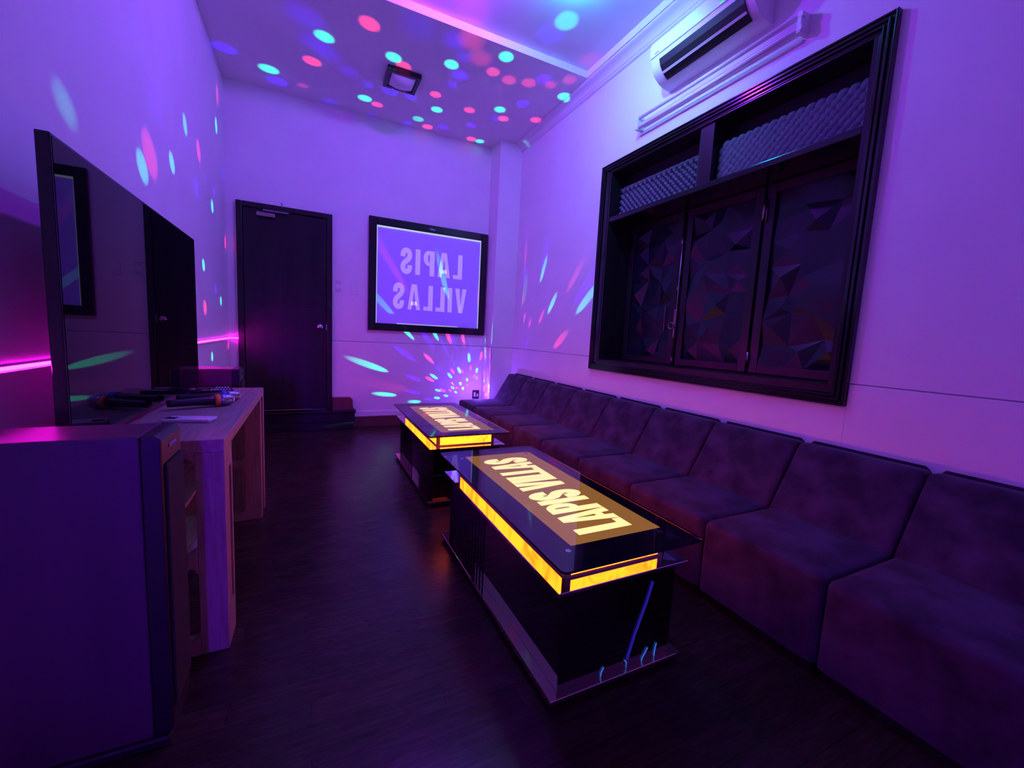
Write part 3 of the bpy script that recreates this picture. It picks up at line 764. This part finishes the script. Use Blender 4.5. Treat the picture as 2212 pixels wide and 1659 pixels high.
def ray(px, py):
    d = RT*((px-1106)/F_PX) + UP*(-(py-829.5)/F_PX) + FW
    return d
def hit(px, py, plane):
    d = ray(px, py); o = Vector((0, 0, CAMH)); ax, v = plane
    return o + d*((v-o[ax])/d[ax])
PL = {'C': (2, ZF), 'N': (2, ZN), 'L': (0, XL), 'F': (1, YF-.004), 'S': (0, XC-.004), 'R': (0, XR), 'G': (1, YF-.018), 'D': (1, 5.15), 'F2': (1, YF)}
NRM = {'C': Vector((0, 0, 1)), 'N': Vector((0, 0, 1)), 'L': Vector((1, 0, 0)), 'F': Vector((0, 1, 0)), 'S': Vector((1, 0, 0)), 'R': Vector((1, 0, 0)), 'G': Vector((0, 1, 0)), 'D': Vector((0, 1, 0)), 'F2': Vector((0, 1, 0))}
CC = {'G': (.0, 1, .52), 'R': (1, .045, .12), 'B': (.03, .0, 1), 'W': (1, .8, .9)}
beams = 0
BK = {'C': 1.9, 'N': 1.2, 'L': 1.9, 'F': 2.4, 'S': 1.8, 'R': 1.6, 'G': 1.8, 'D': 2}
BS = {'C': .76, 'N': .9, 'L': .72, 'F': .9, 'S': .9, 'R': .8, 'G': .9, 'D': 1}
def beam(px, py, pl, col, k=1.0, s=1.0):
    global beams
    P = hit(px, py, PL[pl]); v = P-SRC; D = v.length
    diam = (.016+.050*D)*s*BS[pl]
    cosn = abs(v.normalized().dot(NRM[pl]))
    l = bpy.data.lights.new('disco_beam', 'SPOT')
    l.color = CC[col]
    base = {'G': 34, 'R': 34, 'B': 40, 'W': 40}[col]
    l.energy = base*BK[pl]*k*max(D, .35)**1.85/max(cosn, .12)**.8/s**.3
    l.spot_size = 2*math.atan(diam*.5/D); l.spot_blend = .65 if k > .42 else 1.0
    l.shadow_soft_size = 0
    o = bpy.data.objects.new('disco_beam', l); COL.objects.link(o)
    o.location = SRC; o.rotation_euler = v.to_track_quat('-Z', 'Y').to_euler(); beams += 1
def dots(pl, crop, lst):
    x0, y0, sc = crop
    for it in lst:
        c, x, y = it[:3]; k = it[3] if len(it) > 3 else 1; s_ = it[4] if len(it) > 4 else 1
        beam(x0+x*sc, y0+y*sc, pl, c, k, s_)
A = (420, 0, .4069)
dots('C', A, [('G', 690, 195), ('G', 395, 367), ('G', 1058, 305), ('G', 1365, 343), ('G', 1655, 302), ('G', 905, 522), ('G', 1287, 582), ('G', 1188, 632, .6),
              ('G', 1622, 582), ('G', 1515, 750, 1, .9), ('G', 1962, 512),
              ('R', 930, 127, 1, 1.1), ('R', 625, 325), ('R', 1112, 352), ('R', 970, 555, 1, .85), ('R', 1280, 502, 1, .9), ('R', 1237, 673), ('R', 1460, 585, .8), ('R', 1470, 738), ('R', 1640, 630, .8), ('R', 1812, 637, .8),
              ('R', 575, 455, .3, .7), ('R', 1470, 215, .35, 1.8), ('R', 1520, 310, .3, 1.7), ('R', 1585, 382, .6), ('R', 1670, 425, .45, 1.1), ('R', 1775, 440, .45, 1.1), ('R', 1890, 450, .35), ('R', 1990, 425, .35, 1.1),
              ('B', 160, 255), ('B', 440, 430, .8, 1.1), ('B', 590, 90, .35, 2), ('B', 640, 225, .35, 1.8), ('B', 710, 290, .3, 1.6), ('B', 820, 380, .3, 1.4), ('B', 920, 450, .4), ('B', 720, 538, .4), ('B', 940, 605, .35, .8),
              ('B', 1130, 652, .5, .8), ('B', 1320, 675, .8), ('B', 1470, 665, .7), ('B', 1595, 630, .4), ('B', 1745, 550, .8, 1.1), ('B', 1855, 422, .9, 1.1), ('B', 1380, 215, .4, 1.6), ('B', 1430, 300, .3, 1.3), ('B', 1410, 400, .5, 1.3), ('B', 1370, 450, .4),
              ('B', 1150, 515, .5), ('B', 1040, 485, .45, 1.3)])
dots('N', A, [('G', 1975, 112, .9, 1.1), ('R', 1480, 60, .3, 1.9), ('R', 2100, 320, .25, 1.4), ('B', 1890, 180, .6, 1.4), ('B', 1180, 80, .3, 2)])
A = (0, 180, .47016)
dots('L', A, [('G', 300, 100, .18, .85), ('G', 655, 385, .5), ('G', 790, 365, .6, .8), ('G', 850, 190, .5, .8), ('G', 993, 195, .8, .8), ('G', 975, 565, 1, .8), ('G', 935, 835, 1, .8), ('G', 1015, 1000, 1, .8), ('G', 970, 1255, .8, .8), ('G', 1046, 705, .8, .8),
              ('R', 690, 330, .5, 1.5), ('R', 912, 310, .6, 1.0), ('R', 998, 55, .5, .9), ('R', 1035, 730, .8, 1.0), ('R', 942, 1030, .9, 1.1), ('R', 1045, 1205, .6, .8),
              ('B', 715, 80, .3, 1.3), ('B', 902, 480, .5), ('B', 1025, 415, .5, .9), ('B', 985, 500, .5, .8), ('B', 1046, 840, .6, .9), ('B', 990, 945, .8, .8), ('B', 1055, 1160, .5, .8)])
A = (700, 700, .19439)
dots('F', A, [('G', 500, 455, .8, 1.1), ('G', 670, 780, .9, .9), ('G', 930, 100, .8, .8), ('G', 1240, 125, .9, .8), ('G', 1215, 580, .8), ('G', 1395, 570, .9, 1.1), ('G', 1610, 370, 1, 1.1), ('G', 1500, 510, 1, 1.2), ('G', 1697, 510, .9),
              ('G', 1250, 820, .7), ('G', 1350, 795, .8), ('G', 1260, 735, .8, .9), ('G', 1425, 705, 1), ('G', 1460, 755, 1), ('G', 1000, 862, .7), ('G', 1588, 615, 1, .9), ('G', 1512, 660, 1.2, 1), ('G', 1540, 715, 1.2, 1),
              ('R', 1160, 380, .9), ('R', 1170, 610, .8), ('R', 1390, 155, .9), ('R', 1550, 180, .9), ('R', 1745, 350, .8), ('R', 1425, 520, .8), ('R', 1535, 520, .7, .8), ('R', 1627, 480, .8, .8), ('R', 1672, 575, .8, .8), ('R', 1310, 735, .7, 1.2),
              ('R', 1400, 735, .9), ('R', 1465, 705, .9), ('R', 1425, 660, 1, .9), ('R', 700, 690, .12, 2.4),
              ('B', 900, 330, 1, 1.1), ('B', 985, 595, 1), ('B', 990, 755, 1), ('B', 1160, 180, .8, 1.1), ('B', 1335, 250, .8), ('B', 1440, 195, .8), ('B', 1632, 275, .8), ('B', 1260, 488, 1.1), ('B', 1305, 655, 1), ('B', 1395, 515, 1), ('B', 1480, 505, 1),
              ('B', 1550, 440, 1), ('B', 1700, 440, .9), ('B', 1155, 835, .9), ('B', 1612, 560, 1), ('B', 1555, 605, 1), ('B', 1490, 640, 1), ('B', 1500, 710, 1.2), ('B', 1565, 690, 1.2, 1.5), ('B', 1530, 770, .7, 2.4), ('B', 1450, 790, .8, 2), ('B', 1580, 750, .8, 2.2),
              ('W', 1520, 650, .35, .7), ('W', 1545, 700, .35, .7), ('W', 1425, 655, .25, .6), ('W', 1590, 680, .35, .7), ('W', 1700, 590, .3, .9), ('B', 1250, 640, .1, 3.0)])
dots('S', A, [('G', 1790, 290, .9), ('G', 1815, 600, 1, .9), ('G', 1780, 620, 1), ('G', 1835, 690, 1.2), ('G', 1855, 550, 1), ('R', 1800, 340, .7), ('R', 1845, 320, .7, .8), ('R', 1850, 480, .9), ('R', 1785, 560, 1), ('R', 1815, 550, .9),
              ('R', 1778, 720, 1.4, 1.6), ('R', 1795, 785, 1.4, 1.8), ('R', 1810, 690, .9), ('B', 1815, 410, .8), ('B', 1775, 500, .8), ('B', 1748, 540, .8), ('W', 1830, 720, .5, .8), ('W', 1850, 780, .5, .8), ('W', 1815, 775, .5, .9), ('W', 1790, 690, .35, .7),
              ('G', 1862, 140, .8, .9), ('W', 1825, 650, .4, .7), ('W', 1840, 800, .4, .8), ('B', 1800, 640, .7, .9)])
A = (1100, 440, .21696)
dots('R', A, [('G', 340, 660, .7, .9), ('G', 425, 1000, .8, 1), ('G', 775, 950, .7, 1.1), ('G', 48, 1290, .8), ('G', 85, 1515, .8), ('R', 160, 520, .3, 1), ('R', 130, 960, .5, .8), ('R', 150, 1140, .6, .8), ('R', 205, 1190, .6, .8), ('R', 320, 1130, .6, .9),
              ('R', 650, 730, .4, 1.1), ('R', 505, 1360, .7, 1.3), ('R', 60, 1510, .5, .8), ('B', 100, 400, .3), ('B', 155, 720, .6, .9), ('B', 365, 490, .5), ('B', 790, 780, .6, 1.4), ('B', 175, 1380, .9, .9), ('B', 48, 1410, .7, .9)])
beam(843, 567, 'G', 'R', .35, 1.1); beam(958, 603, 'G', 'G', .7, .9); beam(826, 655, 'G', 'G', .5, .9); beam(1035, 640, 'G', 'R', .5, .8); beam(990, 660, 'G', 'B', .35, .9)
beam(750, 914, 'D', 'G', .8, .35)
# soft blue spill of the disco lamp on the corner
point('disco_glow', (1.95, 4.95, .45), (.20, .06, 1), 9, .0)
print('beams', beams)
